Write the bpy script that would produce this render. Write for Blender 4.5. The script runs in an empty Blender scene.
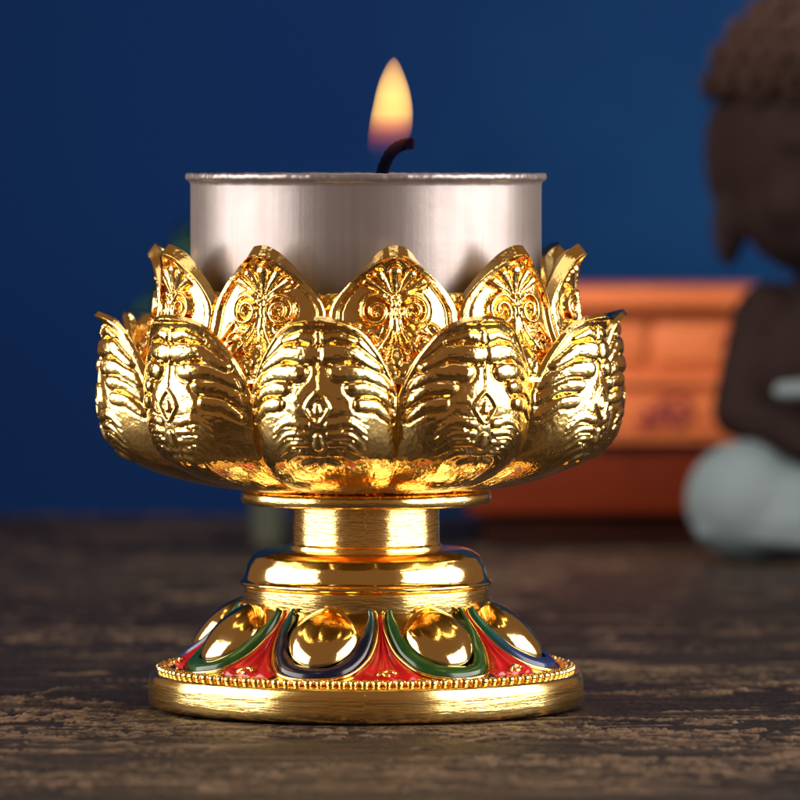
import bpy, bmesh, math, random
import numpy as np
from mathutils import Vector, Matrix

U = 0.001                      # one working unit is 0.1 mm; 1 Blender unit = 100 mm
PI = math.pi
random.seed(7)
rng = np.random.RandomState(11)
scene = bpy.context.scene
COL = scene.collection
R = math.radians

# ------------------------------------------------------------------ helpers
def link(name, verts, faces, mat=None, parent=None, smooth=True, sharp=None, loc=(0, 0, 0)):
    me = bpy.data.meshes.new(name)
    me.from_pydata([tuple(c * U for c in v) for v in verts], [], faces)
    if smooth:
        me.polygons.foreach_set('use_smooth', [True] * len(me.polygons))
    bm = bmesh.new(); bm.from_mesh(me)
    bmesh.ops.recalc_face_normals(bm, faces=bm.faces)
    bm.to_mesh(me); bm.free()
    if sharp is not None:
        me.set_sharp_from_angle(angle=R(sharp))
    me.update()
    if mat: me.materials.append(mat)
    o = bpy.data.objects.new(name, me)
    COL.objects.link(o)
    o.location = [c * U for c in loc]
    if parent: o.parent = parent
    return o

def empty(name, loc, label, cat, group=None):
    o = bpy.data.objects.new(name, None); COL.objects.link(o)
    o.location = [c * U for c in loc]
    o.empty_display_size = 0.05
    o['label'] = label; o['category'] = cat
    if group: o['group'] = group
    return o

def dup(o, rz):
    c = o.copy(); COL.objects.link(c); c.parent = o.parent
    c.rotation_euler.z = rz
    for ch in o.children:
        d = ch.copy(); COL.objects.link(d); d.parent = c
    return c

def lathe(profile, n=128, jitter=None):
    vs, fs = [], []
    m = len(profile)
    for k in range(n):
        a = 2 * PI * k / n
        for j, (r, z) in enumerate(profile):
            dr, dz = jitter(a, j) if jitter else (0, 0)
            vs.append(((r + dr) * math.sin(a), -(r + dr) * math.cos(a), z + dz))
    for k in range(n):
        k2 = (k + 1) % n
        for j in range(m - 1):
            fs.append((k * m + j, k2 * m + j, k2 * m + j + 1, k * m + j + 1))
    return vs, fs

def round_profile(pts, rad, seg=4):
    out = [pts[0]]
    for i in range(1, len(pts) - 1):
        p0, p1, p2 = map(Vector, (pts[i - 1], pts[i], pts[i + 1]))
        d0, d2 = (p0 - p1), (p2 - p1)
        rr = min(rad, d0.length * .45, d2.length * .45)
        a, b = p1 + d0.normalized() * rr, p1 + d2.normalized() * rr
        for k in range(seg + 1):
            t = k / seg
            q = a * (1 - t) ** 2 + p1 * 2 * t * (1 - t) + b * t * t
            out.append((q.x, q.y))
    out.append(pts[-1])
    return out

def tube(path, radii, n=14, cap=True):
    vs, fs = [], []
    P = [Vector(p) for p in path]
    ref = Vector((0.13, 0.97, 0.2))
    for i, p in enumerate(P):
        t = (P[min(i + 1, len(P) - 1)] - P[max(i - 1, 0)]).normalized()
        s = t.cross(ref)
        if s.length < 1e-3: s = t.cross(Vector((1, 0, 0)))
        s.normalize(); w = s.cross(t)
        r = radii[i] if hasattr(radii, '__len__') else radii
        for k in range(n):
            a = 2 * PI * k / n
            vs.append(tuple(p + (s * math.cos(a) + w * math.sin(a)) * r))
    for i in range(len(P) - 1):
        for k in range(n):
            k2 = (k + 1) % n
            fs.append((i * n + k, i * n + k2, (i + 1) * n + k2, (i + 1) * n + k))
    if cap:
        fs.append(tuple(range(n))); fs.append(tuple((len(P) - 1) * n + k for k in range(n)))
    return vs, fs

def ellipsoid(c, r, rot=None, nu=24, nv=16):
    vs, fs = [], []
    M = rot or Matrix.Identity(3)
    c = Vector(c)
    for j in range(nv + 1):
        b = -PI / 2 + PI * j / nv
        for k in range(nu):
            a = 2 * PI * k / nu
            vs.append(tuple(c + M @ Vector((r[0] * math.cos(b) * math.cos(a), r[1] * math.cos(b) * math.sin(a), r[2] * math.sin(b)))))
    for j in range(nv):
        for k in range(nu):
            k2 = (k + 1) % nu
            if j == 0: fs.append((k, nu + k2, nu + k))
            elif j == nv - 1: fs.append((j * nu + k, j * nu + k2, (j + 1) * nu))
            else: fs.append((j * nu + k, j * nu + k2, (j + 1) * nu + k2, (j + 1) * nu + k))
    # fold the poles
    return vs, fs

class MB:
    def __init__(s): s.v, s.f = [], []
    def add(s, vf):
        o = len(s.v); s.v += list(vf[0]); s.f += [tuple(i + o for i in f) for f in vf[1]]; return s

def box(x0, x1, y0, y1, z0, z1, bev=3):
    bm = bmesh.new()
    bmesh.ops.create_cube(bm, size=1)
    for v in bm.verts:
        v.co = Vector(((x0 + x1) / 2 + v.co.x * (x1 - x0), (y0 + y1) / 2 + v.co.y * (y1 - y0), (z0 + z1) / 2 + v.co.z * (z1 - z0)))
    if bev: bmesh.ops.bevel(bm, geom=bm.edges[:], offset=bev, segments=3, affect='EDGES', profile=.5)
    bm.verts.index_update()
    r = ([tuple(v.co) for v in bm.verts], [tuple(v.index for v in f.verts) for f in bm.faces])
    bm.free()
    return r

def interp(tab, x):
    xs = [t[0] for t in tab]; ys = [t[1] for t in tab]
    return np.interp(x, xs, ys)

def smoothcurve(pts, n):
    """Catmull-Rom through points -> n samples (numpy)"""
    P = np.array(pts, float)
    Q = np.vstack([2 * P[0] - P[1], P, 2 * P[-1] - P[-2]])
    m = len(P) - 1
    out = []
    for t in np.linspace(0, m, n):
        i = min(int(t), m - 1); f = t - i
        a, b, c, d = Q[i], Q[i + 1], Q[i + 2], Q[i + 3]
        out.append(.5 * (2 * b + (c - a) * f + (2 * a - 5 * b + 4 * c - d) * f * f + (3 * b - a - 3 * c + d) * f ** 3))
    return np.array(out)

# ------------------------------------------------------------------ numpy noise
def vnoise(x, y, seed):
    xi = np.floor(x).astype(np.int64); yi = np.floor(y).astype(np.int64)
    xf = x - xi; yf = y - yi
    def h(a, b):
        n = (a * 374761393 + b * 668265263 + seed * 982451653) & 0x7fffffff
        n = ((n ^ (n >> 13)) * 1274126177) & 0x7fffffff
        return ((n ^ (n >> 16)) & 0xffff) / 65535.0
    sx = xf * xf * xf * (xf * (xf * 6 - 15) + 10); sy = yf * yf * yf * (yf * (yf * 6 - 15) + 10)
    return (h(xi, yi) * (1 - sx) + h(xi + 1, yi) * sx) * (1 - sy) + (h(xi, yi + 1) * (1 - sx) + h(xi + 1, yi + 1) * sx) * sy

def fbm(x, y, seed, octv=4, gain=.5):
    s = 0; a = 1; n = 0
    for k in range(octv):
        s = s + a * vnoise(x, y, seed + k * 17); n += a
        a *= gain; x = x * 2.03 + 11.3; y = y * 2.03 + 5.7
    return s / n

def sstep(a, b, x):
    t = np.clip((x - a) / (b - a), 0, 1); return t * t * (3 - 2 * t)

# ------------------------------------------------------------------ material helpers
class NT:
    def __init__(s, name):
        s.m = bpy.data.materials.new(name); s.m.use_nodes = True
        s.t = s.m.node_tree; s.t.nodes.clear()
        s.out = s.n('ShaderNodeOutputMaterial')
    def n(s, typ, **kw):
        nd = s.t.nodes.new(typ)
        for k, v in kw.items():
            if k.startswith('_'): setattr(nd, k[1:], v)
            else:
                key = k
                sock = nd.inputs[int(key[1:])] if key[0] == 'i' and key[1:].isdigit() else nd.inputs[key.replace('__', ' ')]
                s.set(sock, v)
        return nd
    def set(s, sock, v):
        if isinstance(v, bpy.types.NodeSocket): s.t.links.new(v, sock)
        elif isinstance(v, bpy.types.Node): s.t.links.new(v.outputs[0], sock)
        else: sock.default_value = v
    def math(s, op, a, b=0.0, c=None):
        nd = s.t.nodes.new('ShaderNodeMath'); nd.operation = op
        s.set(nd.inputs[0], a); s.set(nd.inputs[1], b)
        if c is not None: s.set(nd.inputs[2], c)
        return nd.outputs[0]
    def mix(s, fac, a, b):
        nd = s.t.nodes.new('ShaderNodeMix'); nd.data_type = 'RGBA'
        s.set(nd.inputs[0], fac); s.set(nd.inputs[6], a); s.set(nd.inputs[7], b)
        return nd.outputs[2]
    def ramp(s, fac, stops):
        nd = s.t.nodes.new('ShaderNodeValToRGB'); s.set(nd.inputs[0], fac)
        e = nd.color_ramp.elements
        while len(e) < len(stops): e.new(0.5)
        for el, (p, c) in zip(e, stops):
            el.position = p; el.color = c if len(c) == 4 else (*c, 1)
        return nd.outputs[0]
    def coords(s, scale=(1, 1, 1), kind='Object'):
        tc = s.n('ShaderNodeTexCoord'); mp = s.n('ShaderNodeMapping')
        s.t.links.new(tc.outputs[kind], mp.inputs[0]); mp.inputs['Scale'].default_value = scale
        return mp.outputs[0]
    def polar(s, ka, kz):
        """(angle*ka, z*kz) around the local z axis"""
        tc = s.n('ShaderNodeTexCoord'); sp = s.n('ShaderNodeSeparateXYZ'); s.t.links.new(tc.outputs['Object'], sp.inputs[0])
        a = s.math('ARCTAN2', sp.outputs[0], sp.outputs[1])
        rr = s.math('SQRT', s.math('ADD', s.math('MULTIPLY', sp.outputs[0], sp.outputs[0]), s.math('MULTIPLY', sp.outputs[1], sp.outputs[1])))
        cb = s.n('ShaderNodeCombineXYZ'); s.set(cb.inputs[0], s.math('MULTIPLY', a, ka)); s.set(cb.inputs[1], s.math('MULTIPLY', sp.outputs[2], kz))
        s.set(cb.inputs[2], s.math('MULTIPLY', rr, kz))
        return cb.outputs[0]
    def noise(s, vec, scale, detail=3, rough=.5):
        nd = s.n('ShaderNodeTexNoise'); s.set(nd.inputs['Vector'], vec)
        nd.inputs['Scale'].default_value = scale; nd.inputs['Detail'].default_value = detail; nd.inputs['Roughness'].default_value = rough
        return nd.outputs[0]
    def bump(s, h, strength, dist, normal=None):
        nd = s.n('ShaderNodeBump'); s.set(nd.inputs['Height'], h)
        nd.inputs['Strength'].default_value = strength; nd.inputs['Distance'].default_value = dist
        if normal: s.set(nd.inputs['Normal'], normal)
        return nd.outputs[0]
    def bsdf(s, **kw):
        b = s.n('ShaderNodeBsdfPrincipled')
        for k, v in kw.items(): s.set(b.inputs[k.replace('__', ' ')], v)
        s.t.links.new(b.outputs[0], s.out.inputs[0]); return b

GOLD = (1.0, 0.715, 0.27, 1)
GOLD2 = (1.0, 0.645, 0.205, 1)
def gold_cast():
    t = NT('polished_cast_gold')
    oi = t.n('ShaderNodeObjectInfo'); va = t.n('ShaderNodeVectorMath', _operation='MULTIPLY_ADD')
    t.set(va.inputs[0], oi.outputs['Random']); va.inputs[1].default_value = (7.3, 11.9, 5.1); t.set(va.inputs[2], t.coords())
    c = va.outputs[0]
    n1 = t.noise(c, 9, 3); n2 = t.noise(c, 75, 3, .6); n3 = t.noise(c, 260, 2)
    col = t.mix(t.ramp(n1, [(.35, (0, 0, 0)), (.65, (1, 1, 1))]), GOLD, GOLD2)
    ro = t.math('ADD', t.math('ADD', .085, t.math('MULTIPLY', t.ramp(n2, [(.4, (0, 0, 0)), (.75, (1, 1, 1))]), .11)), t.math('MULTIPLY', t.ramp(n1, [(.45, (0, 0, 0)), (.7, (1, 1, 1))]), .07))
    b1 = t.bump(n2, .26, .003, t.bump(t.noise(c, 28, 2), .14, .006)); b2 = t.bump(n3, .16, .0012, b1)
    t.bsdf(Base__Color=col, Metallic=1.0, Roughness=ro, Normal=b2)
    return t.m
def gold_smooth():
    t = NT('mirror_gold'); c = t.coords()
    n2 = t.noise(c, 40, 3); n3 = t.noise(c, 300, 2)
    ro = t.math('ADD', .06, t.math('MULTIPLY', n2, .09))
    t.bsdf(Base__Color=GOLD, Metallic=1.0, Roughness=ro, Normal=t.bump(n3, .08, .001, t.bump(n2, .10, .002)))
    return t.m
def gold_brushed():
    t = NT('brushed_gold')
    n1 = t.noise(t.polar(3.5, 210), 1.0, 3, .6)       # turned horizontal strokes
    n2 = t.noise(t.polar(9, 480), 1.0, 2, .6)
    n3 = t.noise(t.coords(), 330, 2)
    ro = t.math('ADD', .10, t.math('MULTIPLY', n1, .16))
    b = t.bump(n3, .06, .001, t.bump(n2, .16, .0018, t.bump(n1, .16, .003)))
    col = t.mix(n1, GOLD, GOLD2)
    t.bsdf(Base__Color=col, Metallic=1.0, Roughness=ro, Normal=b)
    return t.m
def gold_grain():
    t = NT('stippled_gold'); c = t.coords()
    v = t.n('ShaderNodeTexVoronoi'); t.set(v.inputs['Vector'], c); v.inputs['Scale'].default_value = 130
    n = t.noise(c, 220, 2)
    t.bsdf(Base__Color=(1, .6, .12, 1), Metallic=1.0, Roughness=.24, Normal=t.bump(n, .3, .002, t.bump(v.outputs[0], .8, .005)))
    return t.m
def enamel(name, col, col2=None, axis=None):
    t = NT(name); c = t.coords()
    n = t.noise(c, 60, 2)
    base = t.mix(t.ramp(n, [(.35, (0, 0, 0)), (.7, (1, 1, 1))]), col, tuple(x * .6 for x in col[:3]) + (1,))
    if col2:
        g = t.n('ShaderNodeTexCoord'); sp = t.n('ShaderNodeSeparateXYZ'); t.t.links.new(g.outputs['Generated'], sp.inputs[0])
        f = t.ramp(t.math('ADD', sp.outputs[2], t.math('MULTIPLY', t.math('SUBTRACT', n, .5), .35)), [(axis[0], (0, 0, 0)), (axis[1], (1, 1, 1))])
        base = t.mix(f, base, col2)
    t.bsdf(Base__Color=base, Roughness=.24, IOR=1.45, Coat__Weight=.35, Coat__Roughness=.08,
           Normal=t.bump(n, .12, .003))
    return t.m
M_CAST, M_SMOOTH, M_BRUSH, M_GRAIN = gold_cast(), gold_smooth(), gold_brushed(), gold_grain()
M_GREEN = enamel('green_enamel', (.016, .075, .014, 1))
M_NAVY = enamel('navy_enamel', (.004, .006, .026, 1), (.003, .045, .042, 1), (.62, .85))
M_TEAL = enamel('teal_blue_enamel', (.012, .035, .13, 1), (.006, .085, .05, 1), (.35, .7))
M_RED = enamel('red_enamel', (.56, .006, .011, 1))

def tin_mat():
    t = NT('brushed_aluminium'); c = t.coords()
    n1 = t.noise(t.polar(26, 3), 1.0, 3, .5)          # vertical drawing marks
    n2 = t.noise(c, 26, 4, .6)
    n3 = t.noise(c, 320, 2)
    n4 = t.noise(t.polar(3, 60), 1.0, 3, .6)
    col = t.mix(t.math('ADD', t.math('MULTIPLY', n2, .5), t.math('MULTIPLY', t.ramp(n1, [(.35, (0, 0, 0)), (.65, (1, 1, 1))]), .5)), (.335, .288, .280, 1), (.275, .232, .222, 1))
    ro = t.math('ADD', .30, t.math('MULTIPLY', n2, .14))
    b = t.bump(n3, .04, .001, t.bump(n4, .05, .003, t.bump(n2, .04, .006, t.bump(n1, .04, .003))))
    t.bsdf(Base__Color=col, Metallic=.68, Specular__IOR__Level=.3, Roughness=ro, Normal=b)
    return t.m
M_TIN = tin_mat()

# ================================================================== CANDLE HOLDER
holder = empty('candle_holder', (0, 0, 0), 'gold lotus shaped candle holder with red green and navy enamel on its foot', 'candle holder')

def ring_copies(o, angs):
    o.rotation_euler.z = angs[0]
    return [o] + [dup(o, a) for a in angs[1:]]

# --- base plate: turned edge with softly worn corners
prof = round_profile([(0, 2), (208, 0.5), (216, 3), (217.5, 10), (217, 27), (215, 34), (210, 36), (198, 37), (0, 37)], 3.5)
link('base_plate', *lathe(prof, 220), M_BRUSH, holder, sharp=60)

# --- sloping skirt
SK = smoothcurve([(122, 101), (129, 92), (144, 77), (160, 62), (178, 49), (192, 41.5), (203, 38)], 60)
sk_len = np.concatenate([[0], np.cumsum(np.hypot(*np.diff(SK, axis=0).T))])
QC = 37.0                                    # arc position of a petal centre
def sk_at(q):
    a = np.clip(q + QC, 0, sk_len[-1])
    r = np.interp(a, sk_len, SK[:, 0]); z = np.interp(a, sk_len, SK[:, 1])
    e = 1.5
    r2 = np.interp(np.clip(a + e, 0, sk_len[-1]), sk_len, SK[:, 0]) - np.interp(np.clip(a - e, 0, sk_len[-1]), sk_len, SK[:, 0])
    z2 = np.interp(np.clip(a + e, 0, sk_len[-1]), sk_len, SK[:, 1]) - np.interp(np.clip(a - e, 0, sk_len[-1]), sk_len, SK[:, 1])
    l = math.hypot(r2, z2)
    return r, z, (-z2 / l, r2 / l)            # outward normal in (r,z)
def sk_pt(s, q, h=0, ang=0.0):
    r, z, n = sk_at(q)
    a = s / r + ang
    rr = r + n[0] * h
    return (rr * math.sin(a), -rr * math.cos(a), z + n[1] * h)
link('foot_skirt', *lathe([tuple(p) for p in SK] + [(120, 37.5), (118, 101)], 160), M_SMOOTH, holder)

# ball of each foot petal (teardrop dome)
def ball_mesh():
    vs, fs = [], []
    nu, nv = 40, 18
    for j in range(nv + 1):
        b = j / nv * PI / 2
        for k in range(nu):
            a = 2 * PI * k / nu
            sx, sq = math.cos(a) * math.cos(b), math.sin(a) * math.cos(b)
            w = 36 * (1 - .34 * max(0, -sq) ** 1.4)
            vs.append(sk_pt(sx * w, sq * 42 - .5, 21 * math.sin(b) ** .85 - 1.0))
    for j in range(nv):
        for k in range(nu):
            k2 = (k + 1) % nu
            fs.append((j * nu + k, j * nu + k2, (j + 1) * nu + k2, (j + 1) * nu + k))
    return vs, fs
A_FOOT = [R(-16 + 45 * k) for k in range(8)]
ring_copies(link('foot_petal_dome', *ball_mesh(), M_SMOOTH, holder), A_FOOT)

UP = smoothcurve([(-37, -46), (-44.5, -28), (-48.5, -6), (-46.5, 22), (-32, 48), (0, 57.5), (32, 48), (46.5, 22), (48.5, -6), (44.5, -28), (37, -46)], 64)
def band_mesh():
    vs, fs = [], []
    n = len(UP); m = 9
    for i in range(n):
        t = UP[min(i + 1, n - 1)] - UP[max(i - 1, 0)]; t = t / np.hypot(*t)
        nrm = np.array([-t[1], t[0]])
        f = min(i, n - 1 - i) / (n / 2)
        w = (16 + 1.6 * math.sin(i * .31) + 1.1 * math.sin(i * .83 + 1)) * min(1, .10 + 1.7 * f)
        for j in range(m):
            e = j / (m - 1)
            p = UP[i] - nrm * (w * (e)) if np.dot(UP[i] - nrm * 5, UP[i] - nrm * 5) < np.dot(UP[i], UP[i]) else UP[i] + nrm * (w * e)
            h = 1.6 + 5.6 * math.sin(PI * min(1, e * .55 + .18))
            if j == 0: h = -2
            vs.append(sk_pt(p[0], p[1], h))
    for i in range(n - 1):
        for j in range(m - 1):
            fs.append((i * m + j, i * m + j + 1, (i + 1) * m + j + 1, (i + 1) * m + j))
    return vs, fs
bm_ = band_mesh()
band0 = link('enamel_band', *bm_, M_NAVY, holder)
rimtube = tube([sk_pt(p[0] * 1.05, p[1] * 1.05 + .5, 2.0) for p in UP], 1.6, 8)
link('band_edge', *rimtube, M_SMOOTH, band0)
bands = ring_copies(band0, A_FOOT)
for k, b in enumerate(bands):
    b.data = b.data.copy() if k < 4 else b.data
names = {0: (M_NAVY, 'navy enamel band'), 1: (M_GREEN, 'green enamel band'), 2: (M_TEAL, 'teal and blue enamel band'), 3: (M_GREEN, 'green enamel band')}
for k, b in enumerate(bands):
    kk = k if k < 4 else (k % 4)
    if k >= 4: b.data = bands[kk].data
    b.data.materials[0] = names[kk][0]; b['label'] = names[kk][1]

# red spandrels with fluting, each with a little curl at its foot
def outer_u(q):
    ys = UP[32:, 1][::-1]; xs = UP[32:, 0][::-1]
    return float(np.interp(q, ys, xs)) if q < 57.5 else 0.0
def red_mesh():
    vs, fs = [], []
    n, m = 30, 25
    for i in range(n):
        q = -37 + 92 * i / (n - 1)
        r, z, nn = sk_at(q)
        hw = max(2.0, min(R(22.5) * r - outer_u(q) * 1.05 - 2.2, 36 - max(0, q - 44) * .35))
        for j in range(m):
            e = -1 + 2 * j / (m - 1)
            h = 1.6 + 1.5 * math.cos(e * PI * 3.0) * min(1, i / 14) + 1.6 * (1 - e * e)
            if j in (0, m - 1) or i in (0, n - 1): h = -1.0
            vs.append(sk_pt(e * hw, q, h))
    for i in range(n - 1):
        for j in range(m - 1):
            fs.append((i * m + j, i * m + j + 1, (i + 1) * m + j + 1, (i + 1) * m + j))
    return vs, fs
red0 = link('red_panel', *red_mesh(), M_RED, holder)
mb = MB()
for sg in (-1, 1):
    pts = []
    for k in range(22):
        a = k / 21 * PI * 1.55
        rr = 6.5 * (1 - .45 * k / 21)
        pts.append(sk_pt(sg * (rr * math.cos(a) + 1.5), 50 - rr * math.sin(a) * .9, 4))
    if sg == 1: mb.add(tube(pts, 1.7, 8))
mb.add(tube([sk_pt(-9, 52, 3), sk_pt(-4, 47, 4.5), sk_pt(1, 53, 3)], 1.6, 8))
link('panel_curl', mb.v, mb.f, M_SMOOTH, red0)
ring_copies(red0, [a + R(22.5) for a in A_FOOT])

# bead trim round the plate: beads with small scroll ends
mb = MB()
NB = 116
for k in range(NB):
    a = 2 * PI * k / NB
    rad = 4.3 + .5 * math.sin(k * 2.4)
    mb.add(ellipsoid((205.5 * math.sin(a), -205.5 * math.cos(a), 39), (rad, rad, rad), nu=10, nv=7))
    a2 = a + PI / NB
    mb.add(ellipsoid((199.5 * math.sin(a2), -199.5 * math.cos(a2), 40), (2.6, 2.6, 2.4), nu=8, nv=5))
link('bead_trim', mb.v, mb.f, M_SMOOTH, holder)

# dotted fans under each band
mb = MB()
for k in range(-3, 4):
    for row in range(2):
        mb.add(ellipsoid(sk_pt(k * 6.5 + (3 if row else 0), 61 + row * 3.5 - abs(k) * 1.1, 1.0), (2.2, 2.2, 2.0), nu=8, nv=6))
ring_copies(link('foot_dots', mb.v, mb.f, M_SMOOTH, holder), A_FOOT)

# --- pedestal dome over the skirt
prof = round_profile([(60, 98), (121, 98), (122, 119), (126, 122), (126.5, 125.5), (121, 128), (119, 133), (116.5, 142), (111, 150), (104, 155), (96, 156.5), (84, 157), (60, 157)], 3, 4)
pd_b = round_profile([(60, 96), (122, 96), (122.5, 119), (120, 120.5), (60, 120.5)], 1.5)
link('pedestal_drum', *lathe(pd_b, 180), M_BRUSH, holder, sharp=50)
pd_t = round_profile([(60, 120), (121, 120), (126, 122), (126.5, 125), (122.5, 128), (120.5, 133), (118.5, 142), (113.5, 151), (106, 156), (98, 158), (84, 158.5), (60, 158.5)], 2.5, 4)
link('pedestal_cap', *lathe(pd_t, 180), M_SMOOTH, holder, sharp=60)
# --- stem and flange
link('stem', *lathe(round_profile([(40, 157), (76, 157), (76, 161), (73.5, 163.5), (73, 203)], 1.5), 140), M_BRUSH, holder, sharp=50)
link('flange', *lathe(round_profile([(40, 202), (118, 202), (124, 203.5), (125.5, 208), (125, 214), (121, 217), (40, 217)], 2.2), 180), M_BRUSH, holder, sharp=60)

# --- bowl core and candle cup
prof = round_profile([(100, 216), (116, 217), (126, 223), (146, 234), (164, 252), (182, 274), (191, 300), (194, 326), (198, 342), (198, 352), (197, 408), (194, 416), (187, 417), (184, 412), (184, 372), (0, 370)], 4)
link('bowl', *lathe(prof, 180), M_GRAIN, holder, sharp=60)

# ------------------------------------------------------------------ relief drawing on petals
class Relief:
    """height field assembled from lobes and strokes in petal space (s, Y)"""
    def __init__(s, S, Y):
        s.S, s.Y = S, Y; s.H = np.zeros_like(S)
    def dist(s, pts, rads):
        best = np.full_like(s.S, 1e9); tb = np.zeros_like(s.S)
        n = len(pts) - 1
        for i in range(n):
            (x0, y0), (x1, y1) = pts[i], pts[i + 1]
            dx, dy = x1 - x0, y1 - y0
            l2 = dx * dx + dy * dy + 1e-9
            t = np.clip(((s.S - x0) * dx + (s.Y - y0) * dy) / l2, 0, 1)
            d = np.hypot(s.S - x0 - t * dx, s.Y - y0 - t * dy)
            r = rads[i] + (rads[i + 1] - rads[i]) * t
            q = d / r
            up = q < best
            best = np.where(up, q, best); tb = np.where(up, (i + t) / n, tb)
        return best, tb
    def pillow(s, pts, rads, h, groove=1.2, gw=.22, tilt=.35):
        q, t = s.dist(pts, rads)
        ins = np.clip(1 - q * q, 0, 1)
        add = h * np.sqrt(ins) * (1 - tilt + tilt * t)
        # outline ridge and groove
        g = -groove * np.exp(-((q - 1.12) / gw) ** 2)
        s.H = np.where(q < 1.0, np.maximum(s.H * .25, add), s.H + g)
    def stroke(s, pts, w, h, groove=.6):
        q, t = s.dist(pts, [w] * len(pts))
        s.H = np.where(q < 1, np.maximum(s.H, h * np.sqrt(np.clip(1 - q * q, 0, 1)) + np.minimum(s.H, 1.5) * .5), s.H - groove * np.exp(-((q - 1.25) / .3) ** 2))
    def both(s, fn, pts, *a, **k):
        fn(pts, *a, **k); fn([(-x, y) for x, y in pts], *a, **k)

def petal_grid(nu, nv, half_px, prof_y, rad_ref, inset, Ytop, Ybot, thick, relief_fn, rows_pow=2.0, rim_keep=.34):
    """half_px: table Y -> half width (px at rad_ref). prof: table of (Y, r, z)."""
    PY = np.array([p[0] for p in prof_y]); PR = np.array([p[1] for p in prof_y]); PZ = np.array([p[2] for p in prof_y])
    e = np.linspace(0, 1, nv) ** rows_pow
    Yr = Ytop + (Ybot - Ytop) * e
    # smooth profile lookup
    dense = smoothcurve(np.stack([PY, PR, PZ], 1), 400)
    o = np.argsort(dense[:, 0]); dense = dense[o]
    rr = np.interp(Yr, dense[:, 0], dense[:, 1]); zz = np.interp(Yr, dense[:, 0], dense[:, 2])
    ee = np.gradient(rr), np.gradient(zz)
    # average the tangent for clean normals
    k = np.ones(5) / 5
    tr = np.convolve(np.pad(ee[0], 2, 'edge'), k, 'valid'); tz = np.convolve(np.pad(ee[1], 2, 'edge'), k, 'valid')
    l = np.hypot(tr, tz) + 1e-9
    nr, nz = -tz / l, tr / l                      # rows run downwards: outward normal
    hw = np.array([float(interp(half_px, y)) for y in Yr])
    u = np.linspace(-1, 1, nu)
    Sg = u[None, :] * hw[:, None]
    Yg = np.repeat(Yr[:, None], nu, 1)
    ang = Sg / rad_ref
    a = ang / R(18)
    edge = (1 - np.abs(u))[None, :] * hw[:, None]
    H = relief_fn(Sg, Yg, edge)
    base_r = rr[:, None] - inset * np.abs(a) ** 2.1 * np.clip((rr[:, None] - 60) / 200, .2, 1)
    front_r = base_r + nr[:, None] * H; front_z = zz[:, None] + nz[:, None] * H
    th = thick * (rim_keep + (1 - rim_keep) * sstep(0, 16, np.minimum(edge, (Yg - Ytop) * 1.0)))
    back_r = base_r - nr[:, None] * th; back_z = zz[:, None] - nz[:, None] * th
    def xyz(r_, z_, ang_):
        z_ = np.broadcast_to(z_, ang_.shape)
        return np.stack([r_ * np.sin(ang_), -r_ * np.cos(ang_), z_], -1).reshape(-1, 3)
    A = xyz(front_r, front_z, ang); B = xyz(back_r, back_z, ang)
    # round the lip: pull the outermost front verts back a little
    vs = np.vstack([A, B]); n = nu * nv
    fs = []
    for i in range(nv - 1):
        for j in range(nu - 1):
            p = i * nu + j
            fs.append((p, p + 1, p + nu + 1, p + nu))
            fs.append((n + p, n + p + nu, n + p + nu + 1, n + p + 1))
    for i in range(nv - 1):
        for j in (0, nu - 1):
            p = i * nu + j
            fs.append((p, p + nu, n + p + nu, n + p))
    for j in range(nu - 1):
        for i in (0, nv - 1):
            p = i * nu + j
            fs.append((p, p + 1, n + p + 1, n + p))
    return [tuple(v) for v in vs], fs

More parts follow.
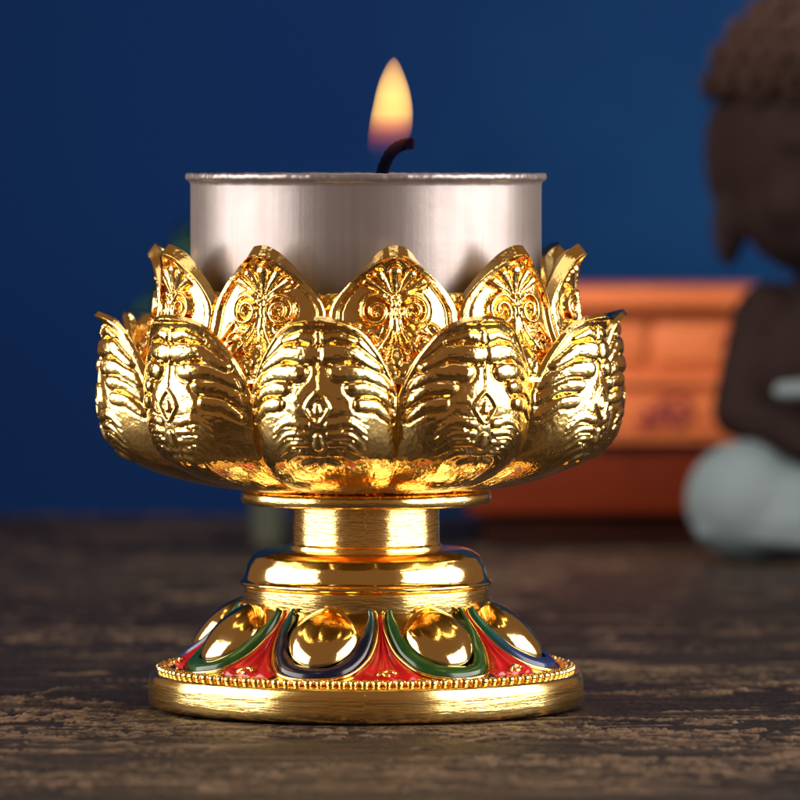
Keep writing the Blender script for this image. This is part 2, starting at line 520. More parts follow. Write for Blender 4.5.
# ---- outer petals
def y2z_front(y, f=1.045): return 534 - (y - 172) / f
def outer_relief(S, Y, edge):
    rl = Relief(S, Y)
    def c(p): return ((p[0] - 400) / 4.447, 320 + p[1] / 4.447)
    def C(*ps): return [c(p) for p in ps]
    def SC(*ps): return [tuple(p) for p in smoothcurve(C(*ps), 10)]
    # lower half: stacked sweeping lobes
    for (a, m, b, r, hh) in [((560, 640), (510, 605), (452, 600), 13, 1.5), ((580, 600), (530, 560), (450, 553), 14, 1.7), ((600, 560), (540, 512), (452, 508), 16, 1.9), ((610, 505), (540, 452), (455, 462), 24, 3.0)]:
        rl.both(rl.pillow, SC(a, m, b), [r / 4.447 * (.4 + .65 * k / 9) for k in range(10)], hh, groove=.5, tilt=.6)
    # upper half: overlapping scales, lowest first so upper ones lie on top
    for pts, rads, h in [
        (((735, 440), (665, 385), (590, 372)), (20, 28, 34), 5.0),
        (((745, 372), (660, 308), (562, 298)), (22, 33, 40), 5.6),
        (((730, 300), (615, 234), (492, 230)), (22, 36, 47), 6.2),
        (((670, 215), (555, 146), (440, 150)), (20, 34, 48), 6.4),
        (((560, 95), (480, 72), (425, 84)), (12, 20, 26), 4.6),
    ]:
        rl.both(rl.pillow, C(*pts), [r / 4.447 for r in rads], h, groove=1.6)
    # inner line inside every scale
    for pts in [((750, 352), (670, 288), (590, 286)), ((710, 268), (600, 212), (510, 216)), ((640, 180), (540, 126), (455, 136))]:
        rl.both(rl.stroke, C(*pts), 1.3, 1.6)
    for pts in [((740, 455), (690, 405), (620, 385)), ((750, 390), (685, 330), (600, 312)), ((735, 318), (640, 254), (540, 246)), ((675, 232), (570, 166), (480, 166))]:
        rl.both(rl.stroke, SC(*pts), .9, 1.2)
    for pts in [((600, 610), (530, 578), (470, 585)), ((610, 580), (545, 535), (470, 535)), ((620, 535), (560, 485), (490, 488)), ((600, 470), (545, 432), (500, 428))]:
        rl.both(rl.stroke, SC(*pts), 1.0, 1.3)
    # central stem and pointed drop
    rl.stroke(C((400, 55), (400, 120), (400, 200)), 2.0, 3.6)
    rl.pillow(C((400, 60), (400, 95)), [3.2, 4.2], 4.2)
    drop = C((400, 318), (368, 350), (350, 385), (364, 415), (400, 458), (436, 415), (450, 385), (432, 350), (400, 318))
    rl.stroke([tuple(p) for p in smoothcurve(drop, 40)], 2.0, 3.4)
    rl.pillow(C((400, 372), (400, 402)), [2.6, 4.6], 3.6)
    rl.stroke(C((400, 205), (400, 318)), 1.0, 1.4)
    # knot near the foot
    rl.pillow(C((400, 520), (400, 560)), [4, 6], 3.4)
    rl.both(rl.pillow, C((430, 640), (470, 655)), [4.5, 5.5], 3.0)
    rl.pillow(C((400, 640), (400, 650)), [4, 4], 3.2)
    fade = sstep(486, 462, Y)
    H = rl.H * fade
    # raised smooth lip along the free edge
    lip = sstep(6.5, 3.5, edge) * sstep(430, 400, Y)
    topd = sstep(8, 4, Y - 318)
    H = H * (1 - .9 * np.maximum(sstep(9, 5, edge), sstep(9, 5, Y - 318))) + 2.6 * np.maximum(lip, topd) - 2.2 * np.exp(-((edge - 2 - .0) / 1.6) ** 2) * 0
    H = np.where(edge < 1.2, H - 1.5, H)
    H = H * .80 + .6 * (fbm(S / 4 + 9, Y / 4, 5, 3) - .5)
    return H
OH = [(318, 1.5), (319.2, 12), (321.5, 22), (325, 31), (330, 40), (337, 48.5), (346, 56.5), (357, 65), (370, 73), (384, 80), (396, 84.4), (520, 84.4)]
OP = [(317, 275, 394), (321, 271.5, 391), (327, 267.5, 386), (336, 265, 377), (350, 265.5, 363), (370, 268, 344), (392, 270, 323), (412, 270, 303), (437, 267, 280), (452, 260, 266), (462.5, 251, 256), (471, 239, 248), (479, 222, 240), (486.5, 203, 233), (494, 177, 226), (500.5, 149, 220.5), (506, 117, 217)]
OP = [(y, (117 + (r - 117) * .962), z) for y, r, z in OP]
op = petal_grid(131, 190, OH, OP, 266, 33, 318, 506, 11, outer_relief, 1.35)
A_OUT = [R(-9 + 36 * k) for k in range(10)]
ring_copies(link('outer_petal', *op, M_CAST, holder, sharp=70, loc=(-4, 0, 0)), A_OUT)

# ---- inner, upright petals
def inner_relief(S, Y, edge):
    rl = Relief(S, Y)
    def c(p): return ((p[0] - 450) / 6.667, 240 + p[1] / 6.667)
    def C(*ps): return [c(p) for p in ps]
    def SC(ps, n=28): return [tuple(p) for p in smoothcurve(C(*ps), n)]
    # lower curls
    rl.both(rl.pillow, SC([(660, 700), (640, 620), (600, 590), (560, 640), (560, 690)], 14), [4.5] * 14, 3.0)
    rl.both(rl.stroke, SC([(520, 720), (560, 650), (600, 585), (660, 585), (690, 620), (670, 650), (640, 640)]), 2.0, 4.0)
    # fan of five leaves
    rl.both(rl.pillow, C((470, 340), (560, 270), (640, 225)), [2.2, 4.4, 6.0], 5.0)
    rl.both(rl.pillow, C((460, 320), (510, 240), (560, 180)), [2.2, 4.6, 6.2], 5.4)
    rl.pillow(C((450, 320), (450, 230), (450, 165)), [2.2, 5.0, 7.2], 5.8)
    rl.both(rl.stroke, C((475, 330), (560, 262), (625, 232)), .9, 2.0)
    rl.both(rl.stroke, C((465, 310), (510, 245), (548, 190)), .9, 2.0)
    rl.stroke(C((450, 310), (450, 180)), .9, 2.0)
    for pts in [((680, 520), (720, 560), (760, 640)), ((530, 520), (560, 570), (620, 560))]:
        rl.both(rl.pillow, SC(pts, 9), [1.6 + 2.2 * math.sin(PI * k / 8) for k in range(9)], 3.4)
    # volutes
    sp = []
    for k in range(46):
        f = k / 45
        a = -PI * .62 + f * PI * 3.3
        r = 112 * (1 - .80 * f)
        sp.append((575 + r * math.cos(a) * .95, 432 + r * math.sin(a)))
    sp = [(455, 395)] + sp
    rl.both(rl.stroke, C(*sp), 3.0, 6.0, groove=1.1)
    rl.both(rl.pillow, C((574, 440), (580, 446)), [3.0, 3.0], 5.0)
    # stems that part below
    rl.both(rl.stroke, SC([(470, 330), (478, 440), (492, 560), (540, 650), (600, 730)]), 2.4, 5.6)
    rl.both(rl.stroke, SC([(455, 360), (460, 470), (470, 590), (500, 700), (530, 780)]), 1.6, 4.4)
    rl.stroke(C((450, 340), (450, 640)), 1.5, 5.0)
    rl.pillow(C((450, 700), (450, 760)), [5, 7], 4.5)
    rl.both(rl.pillow, C((480, 830), (510, 790)), [4, 5], 3.5)
    # raised border
    H = rl.H
    b = sstep(9.0, 7.5, edge)
    H = H * (1 - sstep(11, 8.5, edge))
    H = H + 4.2 * b - 1.2 * np.exp(-((edge - 11) / 1.8) ** 2)
    H = np.where(edge < 1.0, H - 1.8, H)
    H += .4 * (fbm(S / 4 + 3, Y / 4, 9, 3) - .5)
    return H
IH = [(246, 1.5), (246.8, 7.5), (248.5, 12), (252, 17.3), (257, 24), (263, 31), (270, 38.8), (279, 48), (289, 56.5), (297, 61.8), (305, 64.8), (345, 66.2), (380, 66.4)]
def zi(y): return 534 - (y - 172) / 1.036
IP = [(245, 222, zi(245)), (249, 217.5, zi(249)), (256, 212.5, zi(256)), (268, 209, zi(268)), (285, 208, zi(285)), (305, 209.5, zi(305)), (325, 214, zi(325)), (345, 222, zi(345)), (365, 232, zi(365)), (380, 238, zi(380))]
ip = petal_grid(131, 160, IH, IP, 212, 8, 246, 376, 17, inner_relief, 1.35, .55)
A_IN = [R(8 + 36 * k) for k in range(10)]
ring_copies(link('inner_petal', *ip, M_CAST, holder, sharp=70, loc=(0, 0, -7)), A_IN)

# ================================================================== TEALIGHT
Z0 = 372
tea = empty('tealight_candle', (0, 0, Z0), 'lit tealight in a plain silver tin sitting inside the gold lotus bowl', 'candle')
def jit(a, j):
    if 11 <= j <= 24:
        return (.55 * (math.sin(a * 37) * .5 + math.sin(a * 83 + 1) * .3 + math.sin(a * 141) * .4), .5 * (math.sin(a * 29 + 2) * .5 + math.sin(a * 97) * .5))
    return (0, 0)
H = 160.5
prof = [(0, 0), (150, 0), (168, .6), (173, 3), (175, 8), (175.2, 40), (175.4, 80), (175.5, 120), (175.5, 140), (175.6, 148), (175.8, 150.5),
        (177.6, 153.6), (179, 154), (179.8, 154.8), (180.2, 156), (180.3, 157.6), (180, 159.2), (179.4, 160.3), (178, 160.8), (176.4, 160.2), (174.6, 158), (174.2, 150), (173.8, 8), (0, 4)]
link('tin_cup', *lathe(prof, 420, jit), M_TIN, tea, sharp=75)
t = NT('white_wax'); n = t.noise(t.coords(), 12, 3)
t.bsdf(Base__Color=(.82, .78, .7, 1), Roughness=.35, Subsurface__Weight=.4, Subsurface__Radius=(.02, .015, .01), Normal=t.bump(n, .1, .01))
link('wax', *lathe([(0, 128), (20, 127), (110, 129), (160, 131), (173, 137), (173.6, 137), (173.6, 10), (0, 8)], 96), t.m, tea)

# wick (leans over to the right, with an ember tip)
WX = lambda x: x - 366.0
WZ = lambda y: 706 - y - Z0
t = NT('charred_wick'); c = t.coords()
sp = t.n('ShaderNodeSeparateXYZ'); t.set(sp.inputs[0], c)
em = t.ramp(t.math('MULTIPLY', t.math('SUBTRACT', sp.outputs[0], .0395), 200.0), [(0, (0, 0, 0)), (1, (.16, .02, .02))])
nz = t.noise(c, 240, 3)
t.bsdf(Base__Color=(.0012, .0014, .006, 1), Roughness=.95, Specular__IOR__Level=.03, Normal=t.bump(nz, .6, .004), Emission__Color=em, Emission__Strength=t.math('MULTIPLY', t.ramp(nz, [(.35, (0, 0, 0)), (.6, (1, 1, 1))]), .12))
wp = smoothcurve([(WX(381), 0, WZ(206)), (WX(382), 0, WZ(176)), (WX(385), 0, WZ(164)), (WX(391), 0, WZ(153)), (WX(399), 0, WZ(146.5)), (WX(407), 0, WZ(144)), (WX(412.5), 0, WZ(143.5)), (WX(414.5), 0, WZ(143.5))], 44)
wr = [6.0 + .35 * math.sin(i * 1.9) if i < 39 else 5.4 - (i - 38) * .5 for i in range(44)]
link('wick', *tube(wp, wr, 16), t.m, tea)

# flame: a burning volume
FL = smoothcurve([(57, 394, 1.0), (60, 393.8, 4.2), (66, 393.4, 8), (78, 393, 13.2), (90, 393, 17), (105, 392.7, 20), (118, 391.6, 21.6), (130, 390.2, 22), (140, 388, 21), (149, 385, 18), (157, 382.5, 11.5), (163, 382, 5), (166, 382, 1)], 60)
vs, fs = [], []
nn = 36
for (y, x, w) in FL:
    for k in range(nn):
        a = 2 * PI * k / nn
        vs.append((WX(x) + max(w, .5) * math.cos(a), max(w, .5) * math.sin(a), WZ(y)))
for i in range(len(FL) - 1):
    for k in range(nn):
        k2 = (k + 1) % nn
        fs.append((i * nn + k, i * nn + k2, (i + 1) * nn + k2, (i + 1) * nn + k))
fs.append(tuple(range(nn))); fs.append(tuple((len(FL) - 1) * nn + k for k in range(nn)))
t = NT('candle_flame')
tc = t.n('ShaderNodeTexCoord'); sp = t.n('ShaderNodeSeparateXYZ'); t.t.links.new(tc.outputs['Generated'], sp.inputs[0])
# generated z: 0 at y=166, 1 at y=57
g = lambda y: (166 - y) / 109.0
colr = t.ramp(sp.outputs[2], [(g(166), (.10, .12, .5)), (g(152), (.55, .13, .16)), (g(140), (.90, .17, .06)), (g(128), (1, .30, .07)), (g(114), (1, .52, .10)), (g(95), (1, .58, .12)), (g(75), (1, .54, .12)), (g(57), (1, .40, .10))])
st = t.ramp(sp.outputs[2], [(g(166), (0, 0, 0)), (g(155), (.015,) * 3), (g(146), (.06,) * 3), (g(136), (.17,) * 3), (g(126), (.42,) * 3), (g(114), (.85,) * 3), (g(95), (1,) * 3), (g(57), (1,) * 3)])
ve = t.n('ShaderNodeEmission'); t.set(ve.inputs[0], colr); t.set(ve.inputs[1], t.math('MULTIPLY', st, 44.0))
t.t.links.new(ve.outputs[0], t.out.inputs[1])
fo = link('flame', vs, fs, t.m, tea)

# ================================================================== TABLE TOP
def table():
    def axis(segs):
        out = [segs[0][0]]
        for a, b, d0, d1 in segs:
            x = a; 
            while x < b - 1e-6:
                f = (x - a) / (b - a); x = min(b, x + d0 + (d1 - d0) * f); out.append(x)
        return np.array(out)
    xs = axis([(-2600, -700, 60, 10), (-700, -460, 5, 1.6), (-460, 540, 1.5, 1.5), (540, 900, 1.6, 8), (900, 2600, 12, 60)])
    ys = axis([(-2600, -1000, 40, 5), (-1000, 400, 2.8, 2.8), (400, 1500, 3.0, 9), (1500, 3360, 9, 24)])
    X, Y = np.meshgrid(xs, ys)
    # warp so the grain wanders
    wx = X + 60 * (fbm(X / 300, Y / 200, 3, 3) - .5)
    wy = Y + 60 * (fbm(X / 420, Y / 300, 4, 3) - .5) + 8 * (fbm(X / 60, Y / 60, 14, 3) - .5)
    lay = fbm(wx / 330, wy / 95, 21, 5, .55)
    patch = fbm(wx / 360, wy / 240, 44, 3)
    patch2 = sstep(.545, .60, patch)
    flake = fbm(wx / 15, wy / 26, 35, 4, .6)
    mixn = .5 * fbm(wx / 150, wy / 80, 33, 5, .6) + .35 * lay + .15 * flake
    chip = sstep(.505, .515, mixn) * patch2
    inner = sstep(.53, .54, mixn) * patch2
    rimc = np.exp(-((mixn - .511) / .006) ** 2) * patch2
    # grain lines, edge light painted pale: contours of a long stretched noise, broken up
    g = fbm(wx / 950, wy / 190, 55, 3, .42) * 11
    fr = g - np.floor(g)
    brk = sstep(.46, .56, fbm(wx / 210, wy / 40, 91, 3))
    line = np.exp(-((fr - .5) / .034) ** 2) * brk
    crack = np.exp(-((fr - .40) / .06) ** 2) * (.35 + .65 * brk)
    g2 = fbm(wx / 420, wy / 110, 57, 3, .5) * 13
    fr2 = g2 - np.floor(g2)
    line2 = np.exp(-((fr2 - .5) / .07) ** 2) * sstep(.54, .60, fbm(wx / 120, wy / 60, 93, 2)) * sstep(.50, .56, patch)
    fib = fbm(wx / 160, wy / 9, 66, 3, .6)
    sand = fbm(X / 2.7, Y / 8.5, 77, 2, .6)
    H = 1.0 * (lay - .5) + 1.9 * chip - 1.7 * inner + 1.5 * line + 1.2 * line2 - 2.0 * crack + .6 * (fib - .5) + 1.4 * (sand - .5) + 1.4 * chip * (flake - .5)
    # flat where the holder, box and statue stand
    H -= 1.2
    rr = np.hypot(X, Y)
    m = sstep(250, 205, rr)
    H = H * (1 - m) + np.minimum(H, -.6) * m
    H = np.minimum(H, 3.5)
    far = sstep(1500, 1950, Y)
    H = H * (1 - far) + np.minimum(H, -.3) * far
    tan = np.clip(.8 * chip * (.30 + .9 * sstep(.42, .62, flake)) * (1 - .75 * inner) + .65 * rimc + .95 * line + .75 * line2 + .16 * sstep(.55, .68, fib), 0, 1)
    dark = np.clip(crack + .7 * inner * sstep(.55, .45, flake), 0, 1)
    fib = sstep(.50, .72, sand)
    ny, nx = X.shape
    V = np.stack([X, Y, H], -1).reshape(-1, 3) * U
    me = bpy.data.meshes.new('table_top')
    i = np.arange((ny - 1) * (nx - 1)); r_, c_ = i // (nx - 1), i % (nx - 1)
    p = r_ * nx + c_
    F = np.stack([p, p + 1, p + nx + 1, p + nx], -1).astype(np.int32)
    me.vertices.add(len(V)); me.vertices.foreach_set('co', V.ravel().astype(np.float32))
    me.loops.add(F.size); me.loops.foreach_set('vertex_index', F.ravel())
    me.polygons.add(len(F)); me.polygons.foreach_set('loop_start', np.arange(0, F.size, 4, dtype=np.int32))
    me.polygons.foreach_set('use_smooth', np.ones(len(F), bool))
    me.update(calc_edges=True); me.validate()
    for nm, arr in (('tan', tan), ('dark', dark), ('fib', fib)):
        a = me.attributes.new(nm, 'FLOAT', 'POINT'); a.data.foreach_set('value', arr.ravel().astype(np.float32))
    return me
def table_mat():
    t = NT('weathered_dark_wood')
    def at(n):
        a = t.n('ShaderNodeAttribute'); a.attribute_name = n; return a.outputs['Fac']
    c = t.coords()
    n1 = t.noise(t.coords((2.2, 9, 4)), 3, 4, .6)
    n2 = t.noise(c, 150, 3, .65)
    n3 = t.noise(t.coords((14, 90, 30)), 2.2, 4, .6)
    base = t.mix(t.ramp(n1, [(.32, (0, 0, 0)), (.68, (1, 1, 1))]), (.0075, .0054, .0053, 1), (.0195, .0132, .0118, 1))
    base = t.mix(t.math('MULTIPLY', t.ramp(n2, [(.5, (0, 0, 0)), (.68, (1, 1, 1))]), .2), base, (.034, .024, .020, 1))
    base = t.mix(t.math('MULTIPLY', t.ramp(n3, [(.5, (0, 0, 0)), (.75, (1, 1, 1))]), .3), base, (.028, .017, .0135, 1))
    base = t.mix(t.math('MULTIPLY', at('fib'), .33), base, (.042, .031, .027, 1))
    tanc = t.mix(n2, (.075, .044, .027, 1), (.33, .215, .130, 1))
    col = t.mix(t.math('MULTIPLY', at('tan'), .85), base, tanc)
    col = t.mix(t.math('MULTIPLY', at('dark'), .75), col, (.010, .008, .008, 1))
    ro = t.math('ADD', .42, t.math('MULTIPLY', n2, .3))
    t.bsdf(Base__Color=col, Roughness=ro, Specular__IOR__Level=.15, Normal=t.bump(n2, .2, .003))
    return t.m
tme = table(); tm = table_mat(); tme.materials.append(tm)
tab = bpy.data.objects.new('table_top', tme); COL.objects.link(tab); tab['kind'] = 'structure'
slab = link('table_slab', *box(-2600, 2600, -2600, 3360, -260, -12, 0), tm, tab, smooth=False)

# ================================================================== BACKDROP
t = NT('blue_painted_backdrop'); c = t.coords()
n1 = t.noise(t.coords((1, 1, .8)), .75, 3, .5); n2 = t.noise(c, 7, 4, .6)
sp = t.n('ShaderNodeSeparateXYZ'); t.set(sp.inputs[0], c)
gx = t.math('ADD', t.math('MULTIPLY', sp.outputs[0], .55), t.math('ADD', .12, t.math('ADD', t.math('MULTIPLY', t.math('SUBTRACT', n1, .5), 1.3), t.math('MULTIPLY', t.math('SUBTRACT', n2, .5), .55))))
col = t.mix(t.ramp(gx, [(0, (0, 0, 0)), (.75, (1, 1, 1))]), (.0040, .0205, .087, 1), (.0066, .040, .116, 1))
t.bsdf(Base__Color=col, Roughness=.9, Specular__IOR__Level=.04, Normal=t.bump(n2, .15, .02))
bv, bf = [], []
NX = 24
pr = [(3400, -260), (3400, 300), (3400, 1200), (3400, 2400), (3400, 4200)]
for (y, z) in pr:
    for k in range(NX + 1): bv.append((-1900 + 3800 * k / NX, y, z))
for i in range(len(pr) - 1):
    for k in range(NX):
        a = i * (NX + 1) + k; bf.append((a, a + 1, a + NX + 2, a + NX + 1))
bd = link('backdrop', bv, bf, t.m); bd['kind'] = 'structure'

# ================================================================== WOODEN CHEST
def wood(name, c1, c2, stain, spec=.3):
    t = NT(name); 
    n1 = t.noise(t.coords((1.2, 14, 14)), 3, 4, .6); n2 = t.noise(t.coords((1, 1, 1.6)), 9, 3, .6)
    base = t.mix(t.ramp(n1, [(.35, (0, 0, 0)), (.68, (1, 1, 1))]), c1, c2)
    base = t.mix(t.math('MULTIPLY', t.ramp(n2, [(.55, (0, 0, 0)), (.66, (1, 1, 1))]), .55), base, stain)
    t.bsdf(Base__Color=base, Roughness=.5, Specular__IOR__Level=spec, Normal=t.bump(n1, .2, .004))
    return t.m
W_TOP = wood('lacquered_orange_wood', (.50, .115, .032, 1), (.60, .16, .05, 1), (.36, .065, .03, 1))
W_LOW = wood('red_brown_wood', (.080, .0100, .003, 1), (.105, .0145, .004, 1), (.052, .007, .003, 1), .06)
W_DK = wood('shadow_dark_wood', (.016, .004, .003, 1), (.024, .006, .004, 1), (.012, .004, .003, 1), .04)  # plinth shadow and recess shade put into the wood colour
CX0, CX1, CY = 130, 900, 2580
chest = empty('wooden_chest', (0, CY, 0), 'orange lacquered wooden chest with drawers behind the lotus candle holder', 'chest')
D = 420
def part(name, x0, x1, y0, z0, z1, mat, par=chest, bev=5, y1=D):
    return link(name, *box(x0, x1, y0, y1, z0, z1, bev), mat, par, sharp=40)
part('plinth', CX0 + 24, CX1 - 24, 26, 0, 44, W_DK)
part('base_panel', CX0, CX1, 0, 44, 130, W_LOW)
part('recess', CX0 + 34, CX1 - 34, 16, 130, 146, W_DK, bev=2)
bd1 = part('lower_case', CX0 + 14, CX1 - 14, 2, 146, 228, W_TOP)
part('moulding', CX0 - 4, CX1 + 4, -12, 228, 243, W_TOP, bev=6)
bd2 = part('upper_case', CX0 + 18, CX1 - 18, 6, 243, 338, W_TOP)
part('lid', CX0 - 34, CX1 + 34, -34, 338, 367, W_TOP, bev=9)
t = NT('aged_brass'); nb = t.noise(t.coords(), 60, 3)
t.bsdf(Base__Color=(.32, .16, .06, 1), Metallic=.8, Roughness=.45, Normal=t.bump(nb, .2, .003))
M_BRASS = t.m
# drawer outlines
def drawer(x0, x1, z0, z1, y, par):
    return link('drawer', *box(x0, x1, y, y + 30, z0, z1, 4), W_TOP, par, sharp=40)
for k in range(3):
    x0 = CX0 + 34 + k * 238
    drawer(x0, x0 + 222, 258, 326, -1, bd2)
for k in range(2):
    x0 = CX0 + 32 + k * 360
    drawer(x0, x0 + 340, 158, 218, -5, bd1)
# carved ornament on the fronts
W_CARVE = wood('carved_wood', (.22, .030, .028, 1), (.30, .05, .035, 1), (.16, .02, .03, 1))
def carving(cx, cz, w, h, y, par):
    mb = MB()
    rr = random.Random(int(cx * 7 + cz))
    for k in range(9):
        a = k * .7 + rr.random()
        pts = []
        x0, z0 = cx + rr.uniform(-w, w) * .6, cz + rr.uniform(-h, h) * .5
        for i in range(12):
            f = i / 11
            pts.append((x0 + w * .35 * f * math.cos(a + f * 3.4), y, z0 + h * .5 * f * math.sin(a + f * 3.4)))
        mb.add(tube(pts, [4.5 * (1 - .5 * i / 11) for i in range(12)], 8))
    return link('carving', mb.v, mb.f, W_CARVE, par)
for cx in (283, 500, 655, 780):
    carving(cx, 294, 80, 36, -3, bd2)
for cx in (425, 690):
    carving(cx, 188, 74, 34, -7, bd1)

# ================================================================== SEATED STATUE
SX, SY = 640, 2290
statue = empty('seated_statue', (SX, SY, 0), 'dark brown seated statue with curled hair and pale blue grey robe beside the chest', 'statue')
def stat_mat(name, c1, c2, rough):
    t = NT(name); n = t.noise(t.coords(), 11, 4, .6); n2 = t.noise(t.coords(), 70, 3)
    t.bsdf(Base__Color=t.mix(n, c1, c2), Roughness=rough, Specular__IOR__Level=.08, Normal=t.bump(n2, .2, .006)); return t.m
S_SKIN = stat_mat('dark_brown_clay', (.007, .0035, .0034, 1), (.018, .009, .0083, 1), .8)
def hair_mat(name, c1, c2, rough):
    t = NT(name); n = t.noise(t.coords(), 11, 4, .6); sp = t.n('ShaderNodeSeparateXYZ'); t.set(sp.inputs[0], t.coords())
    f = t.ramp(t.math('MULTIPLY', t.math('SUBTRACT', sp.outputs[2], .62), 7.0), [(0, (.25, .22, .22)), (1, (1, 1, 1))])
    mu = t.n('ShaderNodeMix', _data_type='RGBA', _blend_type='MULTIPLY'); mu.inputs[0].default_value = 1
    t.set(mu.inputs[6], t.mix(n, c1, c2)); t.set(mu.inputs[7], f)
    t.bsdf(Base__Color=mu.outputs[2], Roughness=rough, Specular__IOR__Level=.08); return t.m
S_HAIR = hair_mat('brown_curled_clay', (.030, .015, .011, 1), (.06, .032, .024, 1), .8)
S_ROBE = stat_mat('pale_glazed_robe', (.088, .115, .125, 1), (.14, .165, .172, 1), .6)

def capsule(p, q, r0, r1, n=14):
    P = [Vector(p).lerp(Vector(q), k / 10) for k in range(11)]
    mb = MB(); mb.add(tube(P, [r0 + (r1 - r0) * k / 10 for k in range(11)], n))
    mb.add(ellipsoid(p, (r0, r0, r0))); mb.add(ellipsoid(q, (r1, r1, r1)))
    return mb.v, mb.f
def soft(o, vox, it):
    m = o.modifiers.new('weld_surface', 'REMESH'); m.mode = 'VOXEL'; m.voxel_size = vox * U; m.use_smooth_shade = True
    s = o.modifiers.new('soften', 'SMOOTH'); s.iterations = it; s.factor = .5
b = MB()
b.add(ellipsoid((0, 20, 140), (140, 105, 120)))                       # hips and belly
b.add(ellipsoid((0, 20, 270), (130, 88, 120)))                        # chest
b.add(capsule((0, 20, 350), (0, 10, 420), 62, 60))                    # neck
b.add(ellipsoid((0, -8, 580), (168, 152, 190)))                       # skull
b.add(ellipsoid((0, -46, 482), (142, 108, 98)))                       # jaw and cheeks
for s in (-1, 1):
    b.add(ellipsoid((s * 66, -118, 492), (46, 34, 42)))               # cheek
    b.add(ellipsoid((s * 58, -146, 574), (34, 12, 11)))               # heavy eyelid
    b.add(capsule((s * 28, -150, 606), (s * 92, -126, 604), 8, 6))    # brow
    b.add(ellipsoid((s * 166, 6, 560), (20, 30, 72)))                 # ear
    b.add(ellipsoid((s * 152, -2, 458), (24, 26, 56)))                # long lobe
    b.add(ellipsoid((s * 92, 22, 332), (52, 58, 52)))                # shoulder
    b.add(capsule((s * 104, 20, 322), (s * 136, -4, 205), 46, 40))    # upper arm
    b.add(capsule((s * 136, -4, 205), (s * 60, -120, 168), 38, 27))   # forearm
    b.add(ellipsoid((s * 34, -138, 158), (38, 26, 18)))               # palm
    for k in range(4):
        b.add(capsule((s * 18, -146 + k * 9, 160 - k * 3), (-s * (22 - k * 3), -158 + k * 12, 156 - k * 4), 8, 6.5, 8))
    b.add(capsule((s * 30, -140, 172), (s * 4, -156, 182), 8, 7, 8))  # thumb
b.add(capsule((0, -152, 560), (0, -172, 520), 13, 17))                # nose
for s in (-1, 1): b.add(ellipsoid((s * 14, -164, 514), (11, 11, 9)))
b.add(ellipsoid((0, -150, 470), (36, 16, 8))); b.add(ellipsoid((0, -148, 458), (28, 16, 9)))   # lips
b.add(ellipsoid((0, -128, 424), (40, 28, 24)))                        # chin
body = link('body', b.v, b.f, S_SKIN, statue); soft(body, 6.5, 6)

# hair: a cap of snail curls and a topknot
h = MB(); 
h.add(ellipsoid((0, 6, 622), (172, 158, 164)))
h.add(ellipsoid((0, 10, 790), (74, 72, 60)))
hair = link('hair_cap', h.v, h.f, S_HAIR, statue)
me = hair.data
bm = bmesh.new(); bm.from_mesh(me)
bmesh.ops.delete(bm, geom=[v for v in bm.verts if v.co.z < (.655 + (-.0 if v.co.y > -.03 else 0.0)) - (.17 if v.co.y > .02 else 0)], context='VERTS')
bm.to_mesh(me); bm.free()
def curl(c, nrm, r):
    nrm = Vector(nrm).normalized(); a = nrm.orthogonal().normalized(); b_ = nrm.cross(a)
    pts, rad = [], []
    for k in range(26):
        f = k / 25; an = f * 4.4 * PI / 1.6; rr = r * (1 - .75 * f)
        pts.append(Vector(c) + (a * math.cos(an) + b_ * math.sin(an)) * rr + nrm * (f * r * .7)); rad.append(r * .36 * (1 - .3 * f))
    return tube(pts, rad, 7)
ch = MB()
rows = [(.20, 19), (.44, 18), (.68, 15), (.92, 11), (1.15, 8)]
for lat, n in rows:
    for k in range(n):
        a = 2 * PI * (k + .5 * (rows.index((lat, n)) % 2)) / n
        d = Vector((math.cos(lat) * math.cos(a), math.cos(lat) * math.sin(a), math.sin(lat)))
        ch.add(curl((d.x * 172, 6 + d.y * 158, 622 + d.z * 164), d, 27))
for lat, n in ((.1, 10), (.5, 9), (.95, 6)):
    for k in range(n):
        a = 2 * PI * k / n
        d = Vector((math.cos(lat) * math.cos(a), math.cos(lat) * math.sin(a), math.sin(lat)))
        ch.add(curl((d.x * 74, 10 + d.y * 72, 790 + d.z * 60), d, 18))
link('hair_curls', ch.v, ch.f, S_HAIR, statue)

# robe: folded legs under cloth, lap, and a sash over the shoulder
r = MB()
for s in (-1, 1):
    r.add(ellipsoid((s * 128, -62, 84), (88, 92, 84)))
    r.add(capsule((s * 120, -60, 84), (s * 10, -128, 62), 74, 54))
    r.add(capsule((s * 80, 40, 74), (s * 128, -50, 84), 66, 78))
    for k in range(3):
        r.add(capsule((s * (196 - k * 30), -104 - k * 10, 40 + k * 26), (s * 30, -176 + k * 8, 30 + k * 30), 9, 9, 8))
r.add(ellipsoid((0, -40, 56), (190, 140, 58)))
r.add(ellipsoid((0, 30, 62), (170, 110, 66)))
robe = link('robe', r.v, r.f, S_ROBE, statue); soft(robe, 7, 8)
sash = MB()
pts = smoothcurve([(118, -20, 362), (70, -78, 312), (10, -98, 262), (-44, -96, 240), (-92, -74, 234)], 24)
sash.add(tube(pts, [22 - 10 * k / 23 for k in range(24)], 12))
sh = link('sash', sash.v, sash.f, S_ROBE, statue); soft(sh, 6, 5)

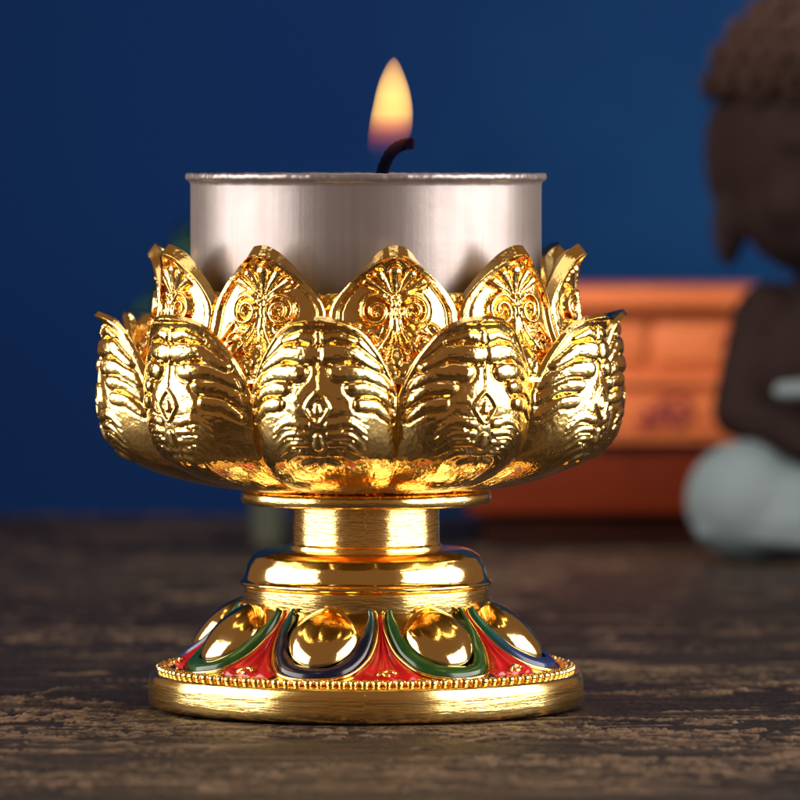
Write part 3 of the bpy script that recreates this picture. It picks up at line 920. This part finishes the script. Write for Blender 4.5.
# ================================================================== PLANT, mostly hidden behind the bowl
PXC, PYC = -154, 2560
plant = empty('potted_plant', (PXC, PYC, 0), 'small green leafy plant in a slim grey green pot half hidden behind the lotus bowl', 'plant')
t = NT('grey_green_glaze'); n = t.noise(t.coords(), 14, 3)
t.bsdf(Base__Color=t.mix(n, (.034, .037, .026, 1), (.055, .056, .04, 1)), Roughness=.5, Specular__IOR__Level=.15)
link('pot', *lathe(round_profile([(0, 0), (19, 0), (23, 6), (25, 40), (24, 74), (27, 80), (27, 86), (22, 87), (21, 76), (0, 76)], 2), 48), t.m, plant)
t = NT('plant_bark'); n = t.noise(t.coords((1, 1, .3)), 60, 3)
t.bsdf(Base__Color=t.mix(n, (.05, .035, .02, 1), (.10, .075, .045, 1)), Roughness=.8)
mb = MB()
mb.add(tube([(0, 0, 70), (4, 2, 130), (-3, 0, 200), (6, -4, 300), (2, 0, 400)], [9, 8, 7, 5, 3], 10))
for k in range(9):
    a = k * 2.4; z0 = 150 + k * 22
    mb.add(tube([(2, 0, z0), (60 * math.cos(a), 50 * math.sin(a), z0 + 30), (125 * math.cos(a), 95 * math.sin(a), z0 + 48)], [4.5, 3, 1.6], 7))
link('stem', mb.v, mb.f, t.m, plant)
t = NT('green_leaf'); oi = t.noise(t.coords(), 20, 2)
t.bsdf(Base__Color=t.mix(oi, (.010, .036, .012, 1), (.035, .085, .024, 1)), Roughness=.5, Specular__IOR__Level=.15)
shape = [(100, 90), (120, 175), (150, 226), (210, 242), (281, 226), (352, 186), (430, 142), (462, 122), (480, 60)]
mb = MB(); rr = random.Random(3)
for k in range(1500):
    z = rr.uniform(108, 486); w = float(interp(shape, z)) * math.sqrt(rr.uniform(.04, 1)); a = rr.uniform(0, 2 * PI)
    c = Vector((w * math.cos(a), .7 * w * math.sin(a), z))
    M = Matrix.Rotation(rr.uniform(0, 6.3), 3, 'Z') @ Matrix.Rotation(rr.uniform(-1.1, .5), 3, 'Y')
    L, wd = rr.uniform(20, 34), rr.uniform(7, 11)
    vs_ = [c + M @ Vector(p) for p in ((0, 0, 0), (L * .45, wd, 3), (L, 0, -3), (L * .45, -wd, 3), (L * .5, 0, 0))]
    mb.add(([tuple(v) for v in vs_], [(0, 4, 1), (1, 4, 2), (2, 4, 3), (3, 4, 0)]))
link('foliage', mb.v, mb.f, t.m, plant)

# ================================================================== LIGHT
W = bpy.data.worlds.new("World"); scene.world = W; W.use_nodes = True
bg = W.node_tree.nodes['Background']; bg.inputs[0].default_value = (1.0, .56, .30, 1); bg.inputs[1].default_value = .175

def area(name, loc, target, w, h, power, col=(1, 1, 1), spread=180):
    l = bpy.data.lights.new(name, 'AREA'); l.shape = 'RECTANGLE'; l.size = w; l.size_y = h; l.energy = power; l.color = col
    l.spread = R(spread)
    o = bpy.data.objects.new(name, l); COL.objects.link(o); o.location = loc
    d = Vector(target) - Vector(loc)
    o.rotation_euler = d.to_track_quat('-Z', 'Y').to_euler()
    return o
def polar_dir(deg, dist, z): return (math.sin(R(deg)) * dist, -math.cos(R(deg)) * dist, z)
area('softbox_left', polar_dir(-80, 2.6, 1.02), (0, 0, .86), 3.1, 1.96, 118, (1, .955, .90))
area('softbox_right', polar_dir(72, 2.6, 1.02), (0, 0, .86), 3.5, 1.96, 146, (1, .955, .90))
area('softbox_top', (0, -.2, 3.4), (0, .6, 0), 2.2, 1.6, 14, (1, .96, .92))
area('backdrop_lamp', (.9, 1.6, 3.6), (.5, 3.4, .9), 1.6, .8, 26, (.95, .98, 1))

area('chest_fill_light', (-.9, 1.0, 1.5), (.42, 2.6, .28), .5, .5, 9, (1, .93, .84), 70)  # extra unseen light, added only to brighten the chest

# ================================================================== CAMERA
cam = bpy.data.cameras.new('camera'); co = bpy.data.objects.new('camera', cam); COL.objects.link(co)
co.location = (.034, -6.0, .534); co.rotation_euler = (R(90), 0, 0)
cam.sensor_width = 36; cam.lens = 270
cam.shift_y = -228 / 800
cam.clip_start = .1; cam.clip_end = 100
cam.dof.use_dof = True; cam.dof.focus_distance = 5.86; cam.dof.aperture_fstop = .270 / (.063)
cam.dof.aperture_blades = 0
scene.camera = co
scene.view_settings.view_transform = 'Standard'; scene.view_settings.look = 'None'
scene.view_settings.exposure = 0; scene.view_settings.gamma = 1
scene.cycles.max_bounces = 12; scene.cycles.glossy_bounces = 8; scene.cycles.transparent_max_bounces = 8
scene.cycles.sample_clamp_indirect = 6
scene.cycles.use_denoising = True
